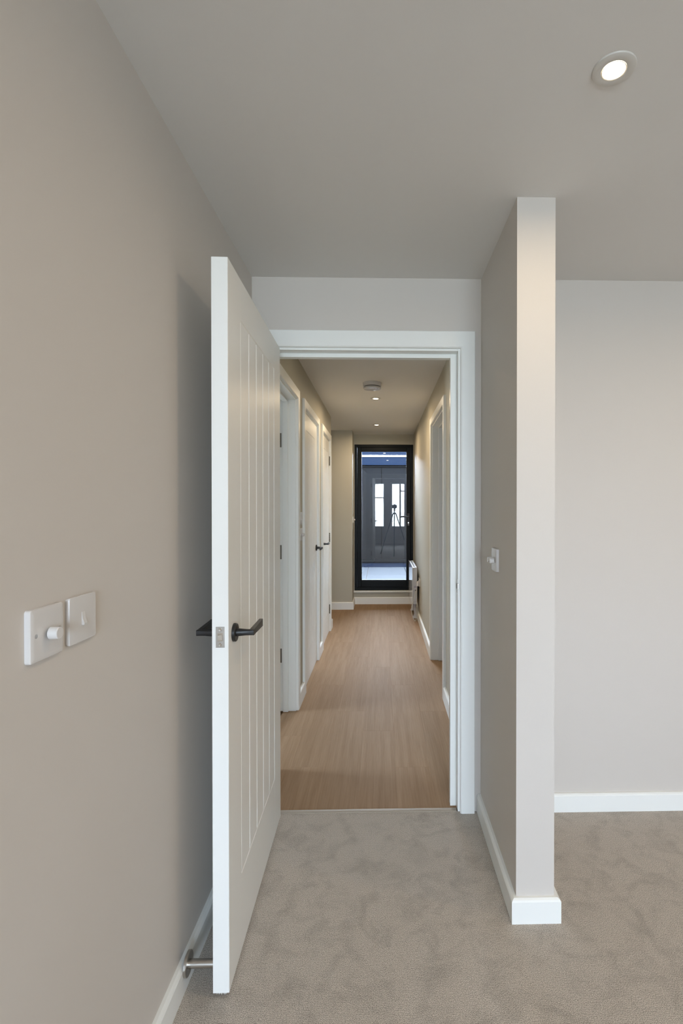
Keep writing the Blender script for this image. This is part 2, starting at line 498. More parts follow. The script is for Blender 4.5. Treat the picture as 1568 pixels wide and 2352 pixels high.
def plank(x0, x1, y0, y1):
    key = (round(x1 - x0, 4), round(y1 - y0, 4))
    if key in plank_cache:
        o = bpy.data.objects.new('plank', plank_cache[key]); COL.objects.link(o); o.parent = hall_floor
    else:
        w, l = x1 - x0, y1 - y0; g = 0.0001; c = 0.0004
        bm = nb()
        outer = [(-w / 2 + g, -l / 2 + g), (w / 2 - g, -l / 2 + g), (w / 2 - g, l / 2 - g), (-w / 2 + g, l / 2 - g)]
        inner = [(-w / 2 + g + c, -l / 2 + g + c), (w / 2 - g - c, -l / 2 + g + c), (w / 2 - g - c, l / 2 - g - c), (-w / 2 + g + c, l / 2 - g - c)]
        vb = [bm.verts.new((x, y, -0.014)) for x, y in outer]; vm = [bm.verts.new((x, y, -c)) for x, y in outer]; vt = [bm.verts.new((x, y, 0)) for x, y in inner]
        for i in range(4):
            j = (i + 1) % 4
            bm.faces.new((vb[i], vb[j], vm[j], vm[i])); bm.faces.new((vm[i], vm[j], vt[j], vt[i]))
        bm.faces.new(vt)
        o = obj('plank', bm, M_WOOD, hall_floor)
        plank_cache[key] = o.data
    o.location = ((x0 + x1) / 2, (y0 + y1) / 2, 0)
    return o


for k in range(-3, 4):
    x0 = 0.072 + PW * (k - 1); x1 = x0 + PW
    js = [starts[k] + PL * n for n in range(-1, 5)]
    ys = [YT] + [j for j in js if YT + 0.05 < j < YE - 0.02] + [YE - 0.002]
    for a, b in zip(ys, ys[1:]):
        plank(x0, x1, a, b)
# planks running into the alcove and through the right doorway
for k in range(-8, -3):
    x0 = 0.072 + PW * (k - 1)
    plank(x0, x0 + PW, YC + 0.001, YB - 0.001)
for k in range(4, 8):
    x0 = 0.072 + PW * (k - 1)
    plank(x0, x0 + PW, 3.66, 4.59)

# metal threshold strip
bm = nb()
pr = [(YT - 0.026, 0.0), (YT - 0.024, 0.0025), (YT - 0.019, 0.0042), (YT - 0.008, 0.0042), (YT - 0.001, 0.0028), (YT + 0.001, 0.0), (YT, -0.012), (YT - 0.02, -0.012)]
prism(bm, pr, 'x', LX, RX - 0.004)
tag(obj('threshold_strip', bm, mat('brushed_threshold', (0.36, 0.32, 0.27), 0.6, 0.25, bump=0.05, bscale=300), None), 'thin brushed metal strip between the carpet and the plank floor', 'threshold strip')


# ------------------------------------------------------------------ skirting boards
def skirt_prof(h, t=T):
    return [(0, 0), (t, 0), (t, h - 0.009), (t - 0.003, h - 0.004), (t - 0.009, h), (0, h)]


def skirting(name, path, h, label, mt=M_TRIM):
    """sweep the skirting profile along a polyline of (x, y, ...); board lies to the left of travel; mitred"""
    bm = nb(); prof = skirt_prof(h); n = len(path); P = [Vector((p[0], p[1])) for p in path]
    rings = []
    for i in range(n):
        d0 = (P[i] - P[i - 1]).normalized() if i > 0 else None
        d1 = (P[i + 1] - P[i]).normalized() if i < n - 1 else None
        n0 = Vector((-d0.y, d0.x)) if d0 else None; n1 = Vector((-d1.y, d1.x)) if d1 else None
        if n0 and n1:
            mv = (n0 + n1); mv = mv / (mv.dot(n0))
        else:
            mv = n0 or n1
        rings.append([bm.verts.new((P[i].x + mv.x * o, P[i].y + mv.y * o, z - 0.004 if z == 0 else z)) for o, z in prof])
    for A, B in zip(rings, rings[1:]):
        for k in range(len(prof)):
            l = (k + 1) % len(prof)
            bm.faces.new((A[k], A[l], B[l], B[k]))
    bm.faces.new(rings[0]); bm.faces.new(rings[-1][::-1])
    return struct(name, bm, mt, label)


HS, HH = 0.080, 0.098
skirting('baseboard_left', [(XL, YW - T), (XL, YL), (XFL, YL), (XFL, YF)], HS, 'white skirting board along the left wall behind the open door')
skirting('baseboard_nib', [(XP2, YW), (XP2, YP), (XP, YP), (XP, YW - 0.002)], HS, 'white skirting board wrapped around the short projecting wall end')
skirting('baseboard_back', [(XR, YW), (XP2 + T, YW)], HS, 'white skirting board on the back wall at the right')
skirting('baseboard_right', [(XR, YF), (XR, YW - T)], HS, 'white skirting board on the far right wall of the carpeted room')
skirting('baseboard_hall_left', [(XL, D2[0]), (XL, D1[1])], HH, 'short white skirting between the open doorway and the left near closed door')
skirting('baseboard_hall_mid', [(XL, D3[0]), (XL, D2[1])], HH, 'short white skirting between the two closed hall doors')
skirting('baseboard_hall_corner', [(-1.0, YC), (XL, YC), (XL, D3[1])][::1], HH, 'white skirting turning the wall corner past the far closed door')
skirting('baseboard_hall_right', [(XHR, R1[1]), (XHR, YE - T)], HH, 'white skirting on the right hall wall running under the heater')
skirting('baseboard_hall_near', [(XHR, YW2), (XHR, R1[0])], HH, 'white skirting on the right hall wall near the open doorway')
skirting('baseboard_end', [(XHR, YE), (XB, YE), (XB, YB), (-1.7, YB)], HH, 'white skirting under the glazed end door and around the boxed wall')


# ------------------------------------------------------------------ door frames
def arch_piece(bm, M, w, l, e=0.0055):
    """architrave stick lying along local y from 0..l, width along x 0..w (inner edge at 0), proud along z 0..T"""
    pr = [(0.0, 0.0), (0.0, T - e), (e * 0.6, T - 0.0018), (e * 1.3, T), (w - 0.002, T), (w, T - 0.002), (w, 0.0)]
    va = [bm.verts.new(M @ Vector((p[0], 0 - 0.0, p[1]))) for p in pr]
    vb = [bm.verts.new(M @ Vector((p[0], l(p[0]) if callable(l) else l, p[1]))) for p in pr]
    n = len(pr)
    for i in range(n):
        bm.faces.new((va[i], va[(i + 1) % n], vb[(i + 1) % n], vb[i]))
    bm.faces.new(va[::-1]); bm.faces.new(vb)


def frame_set(name, label, M, x0, x1, top, aw, awt, wall_t, rebate, stop_w, two_sided=True, extra=None):
    """door lining: local x across opening, local y into the wall (0 at the face), z up; M places it"""
    r = tag(empty(name), label, 'door frame', kind='structure')
    r.matrix_world = M
    lt = 0.030
    rev = 0.010        # architrave set back from lining edge
    # lining
    obj('jamb', box(nb(), x0 - lt, x0, 0, wall_t, 0, top + lt), M_TRIM, r, 0.0015)
    obj('jamb', box(nb(), x1, x1 + lt, 0, wall_t, 0, top + lt), M_TRIM, r, 0.0015)
    obj('head', box(nb(), x0, x1, 0, wall_t, top, top + lt), M_TRIM, r, 0.0015)
    # stop beads
    sd = 0.028
    for a, b in ((x0, x0 + sd * 0.55), (x1 - sd, x1)) if extra == 'main' else ((x0, x0 + 0.015), (x1 - 0.015, x1)):
        obj('stop_bead', box(nb(), a, b, rebate, rebate + stop_w, 0, top), M_TRIM, r, 0.0015)
    hd = 0.018 if extra == 'main' else 0.015
    obj('stop_bead', box(nb(), x0, x1, rebate + 0.0004, rebate + stop_w - 0.0004, top - hd, top), M_TRIM, r, 0.0015)
    sides = [1, -1] if two_sided else [1]
    for s in sides:
        yb = 0.0 if s == 1 else wall_t
        def MM(o, ux, uy):
            uz = Vector((0, -1 * s, 0))
            m = Matrix((Vector((*ux, 0)), Vector((*uy, 0)), Vector((*uz, 0)), Vector((0, 0, 0, 1)))).transposed()
            m.translation = Vector(o); return m
        bm = nb(); arch_piece(bm, MM((x0 - rev, yb, 0), (-1, 0, 0), (0, 0, 1)), aw, lambda q: top + rev + q * awt / aw); obj('architrave', bm, M_TRIM, r)
        bm = nb(); arch_piece(bm, MM((x1 + rev, yb, 0), (1, 0, 0), (0, 0, 1)), aw, lambda q: top + rev + q * awt / aw); obj('architrave', bm, M_TRIM, r)
        # head piece, mitred both ends
        bm = nb(); e = 0.0055
        pr = [(0.0, 0.0), (0.0, T - e), (e * 0.6, T - 0.0018), (e * 1.3, T), (awt - 0.002, T), (awt, T - 0.002), (awt, 0.0)]
        va = [bm.verts.new((x0 - rev - p[0] * aw / awt, yb - s * p[1], top + rev + p[0])) for p in pr]
        vb = [bm.verts.new((x1 + rev + p[0] * aw / awt, yb - s * p[1], top + rev + p[0])) for p in pr]
        for i in range(len(pr)):
            bm.faces.new((va[i], va[(i + 1) % len(pr)], vb[(i + 1) % len(pr)], vb[i]))
        bm.faces.new(va[::-1]); bm.faces.new(vb)
        obj('architrave', bm, M_TRIM, r)
    return r


main_frame = frame_set('trim_1', 'white moulded frame around the open doorway from the carpeted room', Matrix.Translation((0, YW, 0)),
                       LX, RX, HZ, 0.063, 0.073, YW2 - YW, 0.0455, 0.035, True, 'main')
# strike plate in the latch side jamb
bm = nb(); box(bm, RX - 0.0015, RX + 0.001, 0.008, 0.030, 0.975, 1.035)
sp = obj('strike_plate', bm, M_STEEL, main_frame, 0.0005)
obj('strike_hole', box(nb(), RX - 0.0019, RX - 0.0014, 0.013, 0.026, 0.993, 1.017), M_HOLE, sp)
tongue = obj('strike_lip', box(nb(), RX - 0.002, RX + 0.004, -0.006, 0.008, 0.992, 1.018), M_STEEL, sp, 0.001)


def M_left(yo):      # hall left wall: local x -> +Y, local y -> -X (into the wall)
    m = Matrix(((0, -1, 0, XL), (1, 0, 0, 0), (0, 0, 1, 0), (0, 0, 0, 1)))
    return m


def M_right():       # hall right wall: local x -> -Y, local y -> +X
    return Matrix(((0, 1, 0, XHR), (-1, 0, 0, 0), (0, 0, 1, 0), (0, 0, 0, 1)))


HTOP = OPT - AW - 0.010
jl = lambda d: (d[0] + AW + 0.010, d[1] - AW - 0.010)
f1 = frame_set('trim_2', 'white frame of the left doorway nearest the open door', M_left(0), *jl(D1), HTOP, AW, AW, WT, 0.050, 0.034, False)
f2 = frame_set('trim_3', 'white frame of the nearer closed door on the left', M_left(0), *jl(D2), HTOP, AW, AW, WT, 0.046, 0.034, False)
f3 = frame_set('trim_4', 'white frame of the farther closed door on the left', M_left(0), *jl(D3), HTOP, AW, AW, WT, 0.046, 0.034, False)
f4 = frame_set('trim_5', 'white frame of the open doorway in the right hall wall', M_right(), -jl(R1)[1], -jl(R1)[0], HTOP, AW, AW, WT, 0.054, 0.040, False)


# ------------------------------------------------------------------ panelled doors
def board_prof(x0, x1, y0, y1, c):
    return [(x0, y0 + c), (x0 + c, y0), (x1 - c, y0), (x1, y0 + c), (x1, y1 - c), (x1 - c, y1), (x0 + c, y1), (x0, y1 - c)]


def lever(parent, x, z, y, s, towards, name='door_handle'):
    """lever handle on face y, projecting along s (+1/-1 local y); lever runs along local x by 'towards'"""
    M0 = Matrix.Translation((x, y, z)) @ Matrix.Rotation(-s * math.pi / 2, 4, 'X')
    # neck: round at the rose, squared off where it turns into the blade
    bm = nb(); rings = []; K = 24
    for r0, yy, p in ((0.0112, 0.004, 2.0), (0.0112, 0.012, 2.0), (0.0100, 0.024, 2.4), (0.0086, 0.036, 3.2), (0.0080, 0.046, 5.0), (0.0080, 0.0585, 7.0)):
        ring = []
        for k in range(K):
            an = 2 * math.pi * k / K + math.pi / K
            ca, sa_ = math.cos(an), math.sin(an)
            q = (abs(ca) ** p + abs(sa_) ** p) ** (-1.0 / p)
            ring.append(bm.verts.new((x + r0 * q * ca, y + s * yy, z + r0 * q * sa_)))
        rings.append(ring)
    for A, B in zip(rings, rings[1:]):
        for k in range(K):
            bm.faces.new((A[k], A[(k + 1) % K], B[(k + 1) % K], B[k]))
    bm.faces.new(rings[0]); bm.faces.new(rings[-1][::-1])
    nk = obj(name, bm, M_BLACK, parent, smooth=True)
    bm = nb()
    def blade(xx, hz, ya, yb):
        return [(xx, y + s * ya, z - hz), (xx, y + s * yb, z - hz), (xx, y + s * yb, z + hz), (xx, y + s * ya, z + hz)]
    secs = [blade(x + towards * 0.0060, 0.0080, 0.0440, 0.0585), blade(x + towards * 0.03, 0.0088, 0.0445, 0.0583), blade(x + towards * 0.08, 0.0102, 0.0450, 0.0578), blade(x + towards * 0.128, 0.0115, 0.0455, 0.0570)]
    R = [[bm.verts.new(p) for p in q] for q in secs]
    for A, B in zip(R, R[1:]):
        for k in range(4):
            bm.faces.new((A[k], A[(k + 1) % 4], B[(k + 1) % 4], B[k]))
    bm.faces.new(R[0]); bm.faces.new(R[-1][::-1])
    h = nk; h['label'] = 'matt black lever handle'
    obj('lever_blade', bm, M_BLACK, h, 0.0012, 2)
    bm = nb(); lathe(bm, [(0, 0), (0.026, 0), (0.026, 0.0075), (0.0248, 0.009), (0.0135, 0.009), (0.0125, 0.0078), (0, 0.0078)], 40, M0)
    obj('rose', bm, M_BLACK, h, smooth=True)
    return h


def panel_door(name, label, w, h, t, loc, rz, handles=(1, -1), stile=0.140, top=0.128, bottom=0.236, hx_off=0.055, hz=0.988, hinge_knuckle=None):
    """local: hinge at x=0, latch at x=w, thickness y 0..t, pin side face y=0"""
    r = s_empty(name, label, 'door', loc, rz)
    r['kind'] = 'structure'
    g = 0.0030                       # arris on the stile edges that face the boards
    for x0, x1, side in ((0, stile, 1), (w - stile, w, -1)):
        bm = nb(); e = 0.0010
        o = x0 if side > 0 else x1      # outer edge
        i = x1 if side > 0 else x0      # inner edge
        for z0, z1, q in ((0, bottom, 0.0006), (bottom, h - top, g), (h - top, h, 0.0006)):
            prism(bm, [(o, e), (o + side * e, 0), (i - side * q, 0), (i, q), (i, t - q), (i - side * q, t), (o + side * e, t), (o, t - e)], 'z', z0, z1)
        bmesh.ops.remove_doubles(bm, verts=bm.verts, dist=1e-6)
        obj('stile', bm, M_DOOR, r)
    ch, cd = 0.0075, 0.0045            # sloped edge of the rails above and below the boards
    bm = nb(); prism(bm, [(0.00012, h), (t - 0.00012, h), (t - 0.00012, h - top + ch), (t - cd, h - top), (cd, h - top), (0.00012, h - top + ch)], 'x', stile, w - stile)
    obj('rail', bm, M_DOOR, r)
    bm = nb(); prism(bm, [(0.00012, 0), (t - 0.00012, 0), (t - 0.00012, bottom - ch * 0.7), (t - cd, bottom), (cd, bottom), (0.00012, bottom - ch * 0.7)], 'x', stile, w - stile)
    obj('rail', bm, M_DOOR, r)
    n = 5; rec = 0.0006; pw = (w - 2 * stile) / n
    for i in range(n):
        a = stile + i * pw
        bm = nb(); prism(bm, board_prof(a + 0.0002, a + pw - 0.0002, rec, t - rec, 0.0056), 'z', bottom, h - top)
        obj('board', bm, M_DOOR, r)
    for s in handles:
        lever(r, w - hx_off, hz, t if s > 0 else 0.0, s, -1)
    # latch plate on the closing edge
    lp = obj('latch_plate', box(nb(), w - 0.001, w + 0.0008, t / 2 - 0.012, t / 2 + 0.012, hz - 0.029, hz + 0.029), M_STEEL, r, 0.0004)
    obj('latch_recess', box(nb(), w + 0.0005, w + 0.0011, t / 2 - 0.0075, t / 2 + 0.0075, hz - 0.0115, hz + 0.0115), M_STEELP, lp)
    bm = nb(); prism(bm, [(w + 0.0005, t / 2 - 0.006), (w + 0.0095, t / 2 - 0.005), (w + 0.002, t / 2 + 0.006), (w + 0.0005, t / 2 + 0.006)], 'z', hz - 0.009, hz + 0.007)
    obj('latch_bolt', bm, M_STEELP, lp, 0.0008)
    for dz in (-0.021, 0.021):
        bm = nb(); lathe(bm, [(0, 0.0002), (0.0013, 0.0002), (0.0018, 0.0010), (0.0040, 0.0012), (0.0046, 0.0004), (0.0046, -0.001)], 20,
                         Matrix.Translation((w + 0.0008, t / 2, hz + dz)) @ Matrix.Rotation(math.pi / 2, 4, 'Y'))
        obj('screw', bm, M_STEELP, lp, smooth=True)
    # hinges on the other edge
    for zc in (0.24, 1.02, 1.85):
        bm = nb()
        box(bm, -0.0016, 0.0004, 0.002, 0.032, zc - 0.05, zc + 0.05)
        for k in range(5):
            z0 = zc - 0.05 + k * 0.02
            lathe(bm, [(0, z0 + 0.0006), (0.0058, z0 + 0.0006), (0.0058, z0 + 0.0194), (0, z0 + 0.0194)], 12, Matrix.Translation((-0.0016, -0.0045, 0)))
        obj('hinge', bm, M_STEEL if hinge_knuckle != 'bronze' else M_BRONZE, r, smooth=True)
    return r


DW, DH, DT = 0.8247, 2.0333, 0.0450
big = panel_door('door_1', 'large white boarded door standing open against the left wall', DW, DH, DT, (-0.4851, 2.2611, 0.012), math.atan2(-0.99976, 0.0219))
bm = nb(); rs = random.Random(3)
for k in range(16):
    yy = 0.010 + 0.026 * (k / 15) + rs.uniform(-0.001, 0.001); L_ = rs.uniform(0.002, 0.006); wv_ = rs.uniform(0.0003, 0.0008); dx = rs.uniform(-0.002, 0.002)
    prism(bm, [(yy - wv_, 0.0005), (yy + wv_, 0.0005), (yy + dx, -L_)], 'x', DW - 0.0012, DW - 0.0004)
tag(obj('frayed_edge', bm, M_DOOR, big), 'frayed white paint and splinters along the bottom of the leading edge', kind='stuff')
# closed hall doors: face y=0 towards the hall (pin side).  local x along the wall, y into the wall.
a, b = jl(D2)
panel_door('door_2', 'nearer closed white boarded door in the left hall wall', b - a - 0.006, HTOP - 0.0115, 0.044, (XL - 0.002, a + 0.003, 0.006), math.pi / 2, handles=(-1,), stile=0.13, hz=0.996, hx_off=0.056)
a, b = jl(D3)
# hinges on the far side: mirror by placing the pin at the far jamb with boards running back towards the camera
far = panel_door('door_3', 'farther closed white boarded door in the left hall wall with hinges at its far edge', b - a - 0.006, HTOP - 0.010, 0.044, (XL + 0.001, b - 0.003, 0.006), -math.pi / 2, handles=(), stile=0.12, hz=0.994, hx_off=0.056, hinge_knuckle='bronze')
# this leaf turns its local +y outwards; push it back into the wall and put handle and knuckles on the hall face
far.location.x = XL - 0.002 - 0.044
lever(far, (b - a - 0.006) - 0.056, 0.994, 0.044, 1, -1)
for o in [c for c in far.children if c.name.startswith('hinge')]:
    o.location = (0, 0.044 + 0.003, 0)
    o.scale = (1, 1, 1)
    for v in o.data.vertices:
        v.co.y = -v.co.y - 0.003
# open leaf inside the left side room
a, b = jl(D1)
panel_door('door_4', 'white door leaf folded back inside the left side room', b - a - 0.006, HTOP - 0.010, 0.044, (XL - WT - 0.002, b - 0.004, 0.006), math.pi - 0.01, handles=(1,), hinge_knuckle='bronze')
for zc in (0.370, 1.058, 1.80):
    # hinge flap let into the rebate of the far jamb
    o = obj('hinge_flap', box(nb(), b - 0.0012, b + 0.0005, 0.094, 0.124, zc - 0.047, zc + 0.047), M_BRONZE, f1, 0.0004)

# ------------------------------------------------------------------ glazed end door
gd = s_empty('door_5', 'anthracite framed full glass door at the far end of the hall', 'door', (FX0, YE + 0.012, FZ0))
GW, GH = FX1 - FX0, FZ1 - FZ0
bm = nb(); fo = 0.036
pr = [(0, 0), (fo - 0.006, 0), (fo, 0.010), (fo, 0.06), (0, 0.06)]
box(bm, 0, fo, 0, 0.065, 0, GH); box(bm, GW - fo, GW, 0, 0.065, 0, GH)
box(bm, fo, GW - fo, 0, 0.065, GH - 0.038, GH); box(bm, fo, GW - fo, 0, 0.065, 0, 0.045)
obj('outer_frame', bm, M_ALU, gd, 0.003)
sash = empty('sash', (fo + 0.002, 0.010, 0.047)); sash.parent = gd
sash.rotation_euler = (0, 0, -0.0227)
SWd, SH = GW - 2 * fo - 0.004, GH - 0.045 - 0.040
gx0, gx1, gz0, gz1 = 0.054, SWd - 0.052, 0.090, SH - 0.052
bpy.data.objects.remove(sash)
bm = nb()
box(bm, 0, gx0, 0, 0.05, 0, SH); box(bm, gx1, SWd, 0, 0.05, 0, SH)
box(bm, gx0, gx1, 0, 0.05, 0, gz0); box(bm, gx0, gx1, 0, 0.05, gz1, SH)
sash = obj('sash', bm, M_ALU, gd, 0.004)
sash.location = (fo + 0.002, 0.008, 0.047); sash.rotation_euler = (0, 0, -0.0227)
bm = nb()
for a0, a1, c0, c1 in ((gx0, gx0 + 0.008, gz0, gz1), (gx1 - 0.008, gx1, gz0, gz1), (gx0, gx1, gz0, gz0 + 0.008), (gx0, gx1, gz1 - 0.008, gz1)):
    box(bm, a0, a1, 0.006, 0.044, c0, c1)
obj('gasket', bm, M_GASKET, sash)
for yy in (0.014, 0.034):
    bm = nb(); v = [bm.verts.new(p) for p in ((gx0, yy, gz0), (gx1, yy, gz0), (gx1, yy, gz1), (gx0, yy, gz1))]; bm.faces.new(v)
    obj('glass_pane', bm, M_GLASS2, sash)
# handle and lock on the right stile
hx = SWd - 0.030; hz_ = 0.985
bm = nb()
box(bm, hx - 0.017, hx + 0.017, -0.009, 0.0, hz_ - 0.13, hz_ + 0.045)
obj('handle_plate', bm, M_BLACK, sash, 0.004)
bm = nb()
lathe(bm, [(0, 0), (0.011, 0), (0.010, 0.04), (0, 0.04)], 16, Matrix.Translation((hx, -0.009, hz_)) @ Matrix.Rotation(math.pi / 2, 4, 'X'))
box(bm, hx - 0.125, hx + 0.012, -0.058, -0.045, hz_ - 0.011, hz_ + 0.011)
obj('door_handle', bm, M_BLACK, sash, 0.003)
bm = nb()
lathe(bm, [(0, 0), (0.008, 0), (0.008, 0.006), (0, 0.006)], 16, Matrix.Translation((hx, -0.009, hz_ - 0.085)) @ Matrix.Rotation(math.pi / 2, 4, 'X'))
lathe(bm, [(0, 0), (0.0095, 0), (0.0095, 0.002), (0, 0.002)], 16, Matrix.Translation((hx, -0.045, hz_ - 0.112)) @ Matrix.Rotation(math.pi / 2, 4, 'Y'))
box(bm, hx - 0.0012, hx + 0.0012, -0.045, -0.015, hz_ - 0.090, hz_ - 0.080)
box(bm, hx - 0.0012, hx + 0.0012, -0.048, -0.042, hz_ - 0.120, hz_ - 0.085)
k = obj('key', bm, M_STEELP, sash, smooth=True); k['label'] = 'bright steel key in the lock'
# timber sill board below the door
struct('trim_6', box(nb(), XB, XHR, YE - 0.030, YE + 0.2, FZ0 - 0.022, FZ0), M_TRIM, 'thin white sill board below the glazed end door', 0.003)
portal('daylight_portal', (0.03, YE + 0.10, 1.2), (-math.pi / 2, 0, 0), GW, GH)

# ------------------------------------------------------------------ terrace beyond the glass
TZ = 0.130
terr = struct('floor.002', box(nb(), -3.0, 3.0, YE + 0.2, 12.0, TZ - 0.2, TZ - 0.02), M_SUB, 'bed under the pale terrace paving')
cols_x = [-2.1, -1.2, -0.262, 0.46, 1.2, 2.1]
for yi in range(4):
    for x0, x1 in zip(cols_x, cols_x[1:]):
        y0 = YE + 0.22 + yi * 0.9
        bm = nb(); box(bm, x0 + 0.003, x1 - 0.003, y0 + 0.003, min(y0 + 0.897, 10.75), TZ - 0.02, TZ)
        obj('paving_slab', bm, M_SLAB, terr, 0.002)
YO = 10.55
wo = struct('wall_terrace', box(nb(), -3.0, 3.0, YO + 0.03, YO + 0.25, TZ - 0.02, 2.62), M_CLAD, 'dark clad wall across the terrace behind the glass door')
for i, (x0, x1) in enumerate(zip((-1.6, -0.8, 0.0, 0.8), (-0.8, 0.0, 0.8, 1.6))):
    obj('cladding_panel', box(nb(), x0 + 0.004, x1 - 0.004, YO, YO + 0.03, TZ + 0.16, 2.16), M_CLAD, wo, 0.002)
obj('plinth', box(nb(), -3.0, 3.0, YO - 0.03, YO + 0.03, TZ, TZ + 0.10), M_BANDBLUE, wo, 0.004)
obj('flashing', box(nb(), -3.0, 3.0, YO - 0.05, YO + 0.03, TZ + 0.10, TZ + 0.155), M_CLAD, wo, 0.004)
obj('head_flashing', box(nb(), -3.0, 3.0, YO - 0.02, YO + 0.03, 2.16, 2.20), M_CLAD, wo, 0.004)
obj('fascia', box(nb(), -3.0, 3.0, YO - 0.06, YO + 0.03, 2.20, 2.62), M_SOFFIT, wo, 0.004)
struct('wall_sky_block', box(nb(), -1.95, -1.75, YE + 0.2, YO + 0.03, TZ - 0.02, 3.2), M_CLAD, 'added unseen dark wall cutting the sky light on the terrace')  # unseen walls on both sides, added to keep sky light off the paving
struct('wall_sky_block.001', box(nb(), 3.2, 3.4, YE + 0.2, YO + 0.03, TZ - 0.02, 3.2), M_CLAD, 'added unseen dark wall cutting the sky light at the right')
led = tag(empty('strip_light', (0.0, YO - 0.06, 2.385)), 'thin linear light across the blue fascia beyond the glass door', 'light')
obj('diffuser', box(nb(), -1.0, 1.0, -0.016, -0.010, -0.010, 0.010), M_LED, led)
obj('channel', box(nb(), -1.01, 1.01, -0.010, 0.0, -0.016, 0.016), M_STEEL, led)


# ------------------------------------------------------------------ ceiling spots
def spot(x, y, label, watt=None, n_ring=0.0485):
    r = tag(empty('downlight', (x, y, ZC)), label, 'light', 'round recessed ceiling spots')
    bm = nb()
    lathe(bm, [(0.0275, -0.0005), (0.0275, -0.004), (0.0300, -0.0052), (0.0440, -0.0045), (n_ring - 0.001, -0.0030), (n_ring, -0.0005), (n_ring, 0.0)], 48)
    obj('bezel', bm, M_BEZEL, r, smooth=True)
    bm = nb(); lathe(bm, [(0.0275, -0.0045), (0.0265, -0.0053), (0.0250, -0.0045), (0.0245, -0.0020)], 48)
    obj('inner_ring', bm, M_BEZEL, r, smooth=True)
    bm = nb(); lathe(bm, [(0, -0.0030), (0.0150, -0.0028), (0.0246, -0.0022)], 40)
    obj('lens', bm, M_LENS, r, smooth=True)
    d = bpy.data.lights.new('spot_lamp', 'AREA'); d.shape = 'DISK'; d.size = 0.044; d.energy = watt or LAMP_W; d.color = LAMP_COL
    d.spread = math.radians(172)
    o = bpy.data.objects.new('spot_lamp', d); o.location = (0, 0, -0.0056); COL.objects.link(o); o.parent = r
    return r


spot(0.535, 1.188, 'lit ceiling spot above the carpet near the short wall end', 2.2)
spot(-0.054, 4.834, 'lit ceiling spot in the hall just beyond the smoke alarm', HALL_W)
spot(-0.060, 6.385, 'lit ceiling spot in the hall nearest the glazed end door', 5.6)
# further spots of the same rows that light the rooms from outside the frame
spot(-0.050, 3.28, 'lit ceiling spot in the hall hidden behind the door head', 0.8)
spot(1.85, 1.188, 'lit ceiling spot right of the frame in the front row', 3.6)
spot(0.535, -0.50, 'lit ceiling spot behind the camera, middle row')
spot(1.85, -0.50, 'lit ceiling spot behind the camera at the right, middle row')
spot(0.535, -2.20, 'lit ceiling spot behind the camera, row nearest the windows')
spot(1.85, -2.20, 'lit ceiling spot behind the camera at the right, row nearest the windows')

# smoke alarm
sa = tag(empty('smoke_alarm', (-0.076, 4.235, ZC)), 'round white smoke alarm on the hall ceiling before the two spots', 'smoke alarm')
bm = nb(); lathe(bm, [(0, 0), (0.0760, 0), (0.0760, -0.003), (0.0745, -0.005), (0.0730, -0.030), (0, -0.030)], 48); obj('base', bm, M_PLASTIC, sa, smooth=True)
bm = nb(); lathe(bm, [(0, -0.029), (0.067, -0.029), (0.067, -0.038), (0, -0.038)], 48); obj('vent_ring', bm, M_DARK, sa, smooth=True)
bm = nb(); lathe(bm, [(0, -0.037), (0.0715, -0.037), (0.0715, -0.046), (0.0690, -0.050), (0.045, -0.0525), (0, -0.053)], 48); obj('cover', bm, M_PLASTIC, sa, smooth=True)
bm = nb(); lathe(bm, [(0, 0), (0.008, 0), (0.008, -0.003), (0.006, -0.004), (0, -0.004)], 20, Matrix.Translation((0.020, -0.040, -0.0510))); obj('test_button', bm, M_PLASTIC, sa, smooth=True)
bm = nb(); box(bm, 0.036, 0.041, -0.036, -0.030, -0.0532, -0.048); box(bm, 0.042, 0.046, -0.030, -0.020, -0.0532, -0.048); obj('indicator', bm, M_DARK, sa)


# ------------------------------------------------------------------ switches and sockets
def rounded_rect(hw, hh, r, n=5):
    pts = []
    for cx, cy, a0 in ((hw - r, hh - r, 0), (-hw + r, hh - r, 90), (-hw + r, -hh + r, 180), (hw - r, -hh + r, 270)):
        for k in range(n + 1):
            a = math.radians(a0 + 90 * k / n)
            pts.append((cx + r * math.cos(a), cy + r * math.sin(a)))
    return pts


def plate_mesh(hw, hh, prof, r=0.005):
    """stacked rounded rectangles; prof = [(inset, depth)], local z outwards"""
    bm = nb(); rings = []
    for ins, d in prof:
        rings.append([bm.verts.new((x, y, d)) for x, y in rounded_rect(hw - ins, hh - ins, max(0.001, r - ins * 0.5))])
    for A, B in zip(rings, rings[1:]):
        n = len(A)
        for i in range(n):
            bm.faces.new((A[i], A[(i + 1) % n], B[(i + 1) % n], B[i]))
    bm.faces.new(rings[-1])
    return bm


def wall_thing(name, loc, nrm, label, cat, group=None):
    """Empty whose local z points out of the wall along nrm and local y is up"""
    o = tag(empty(name, loc), label, cat, group)
    z = Vector(nrm); y = Vector((0, 0, 1)); x = y.cross(z)
    o.rotation_euler = Matrix((x, y, z)).transposed().to_euler()
    return o


MOULD = [(0.0, 0.0), (0.0, 0.0075), (0.0012, 0.0092), (0.004, 0.0100), (0.009, 0.0104)]
SLIM = [(0.0012, 0.0), (0.0012, 0.0025), (0.0, 0.003), (0.0, 0.0068), (0.0006, 0.0078), (0.0016, 0.0080)]


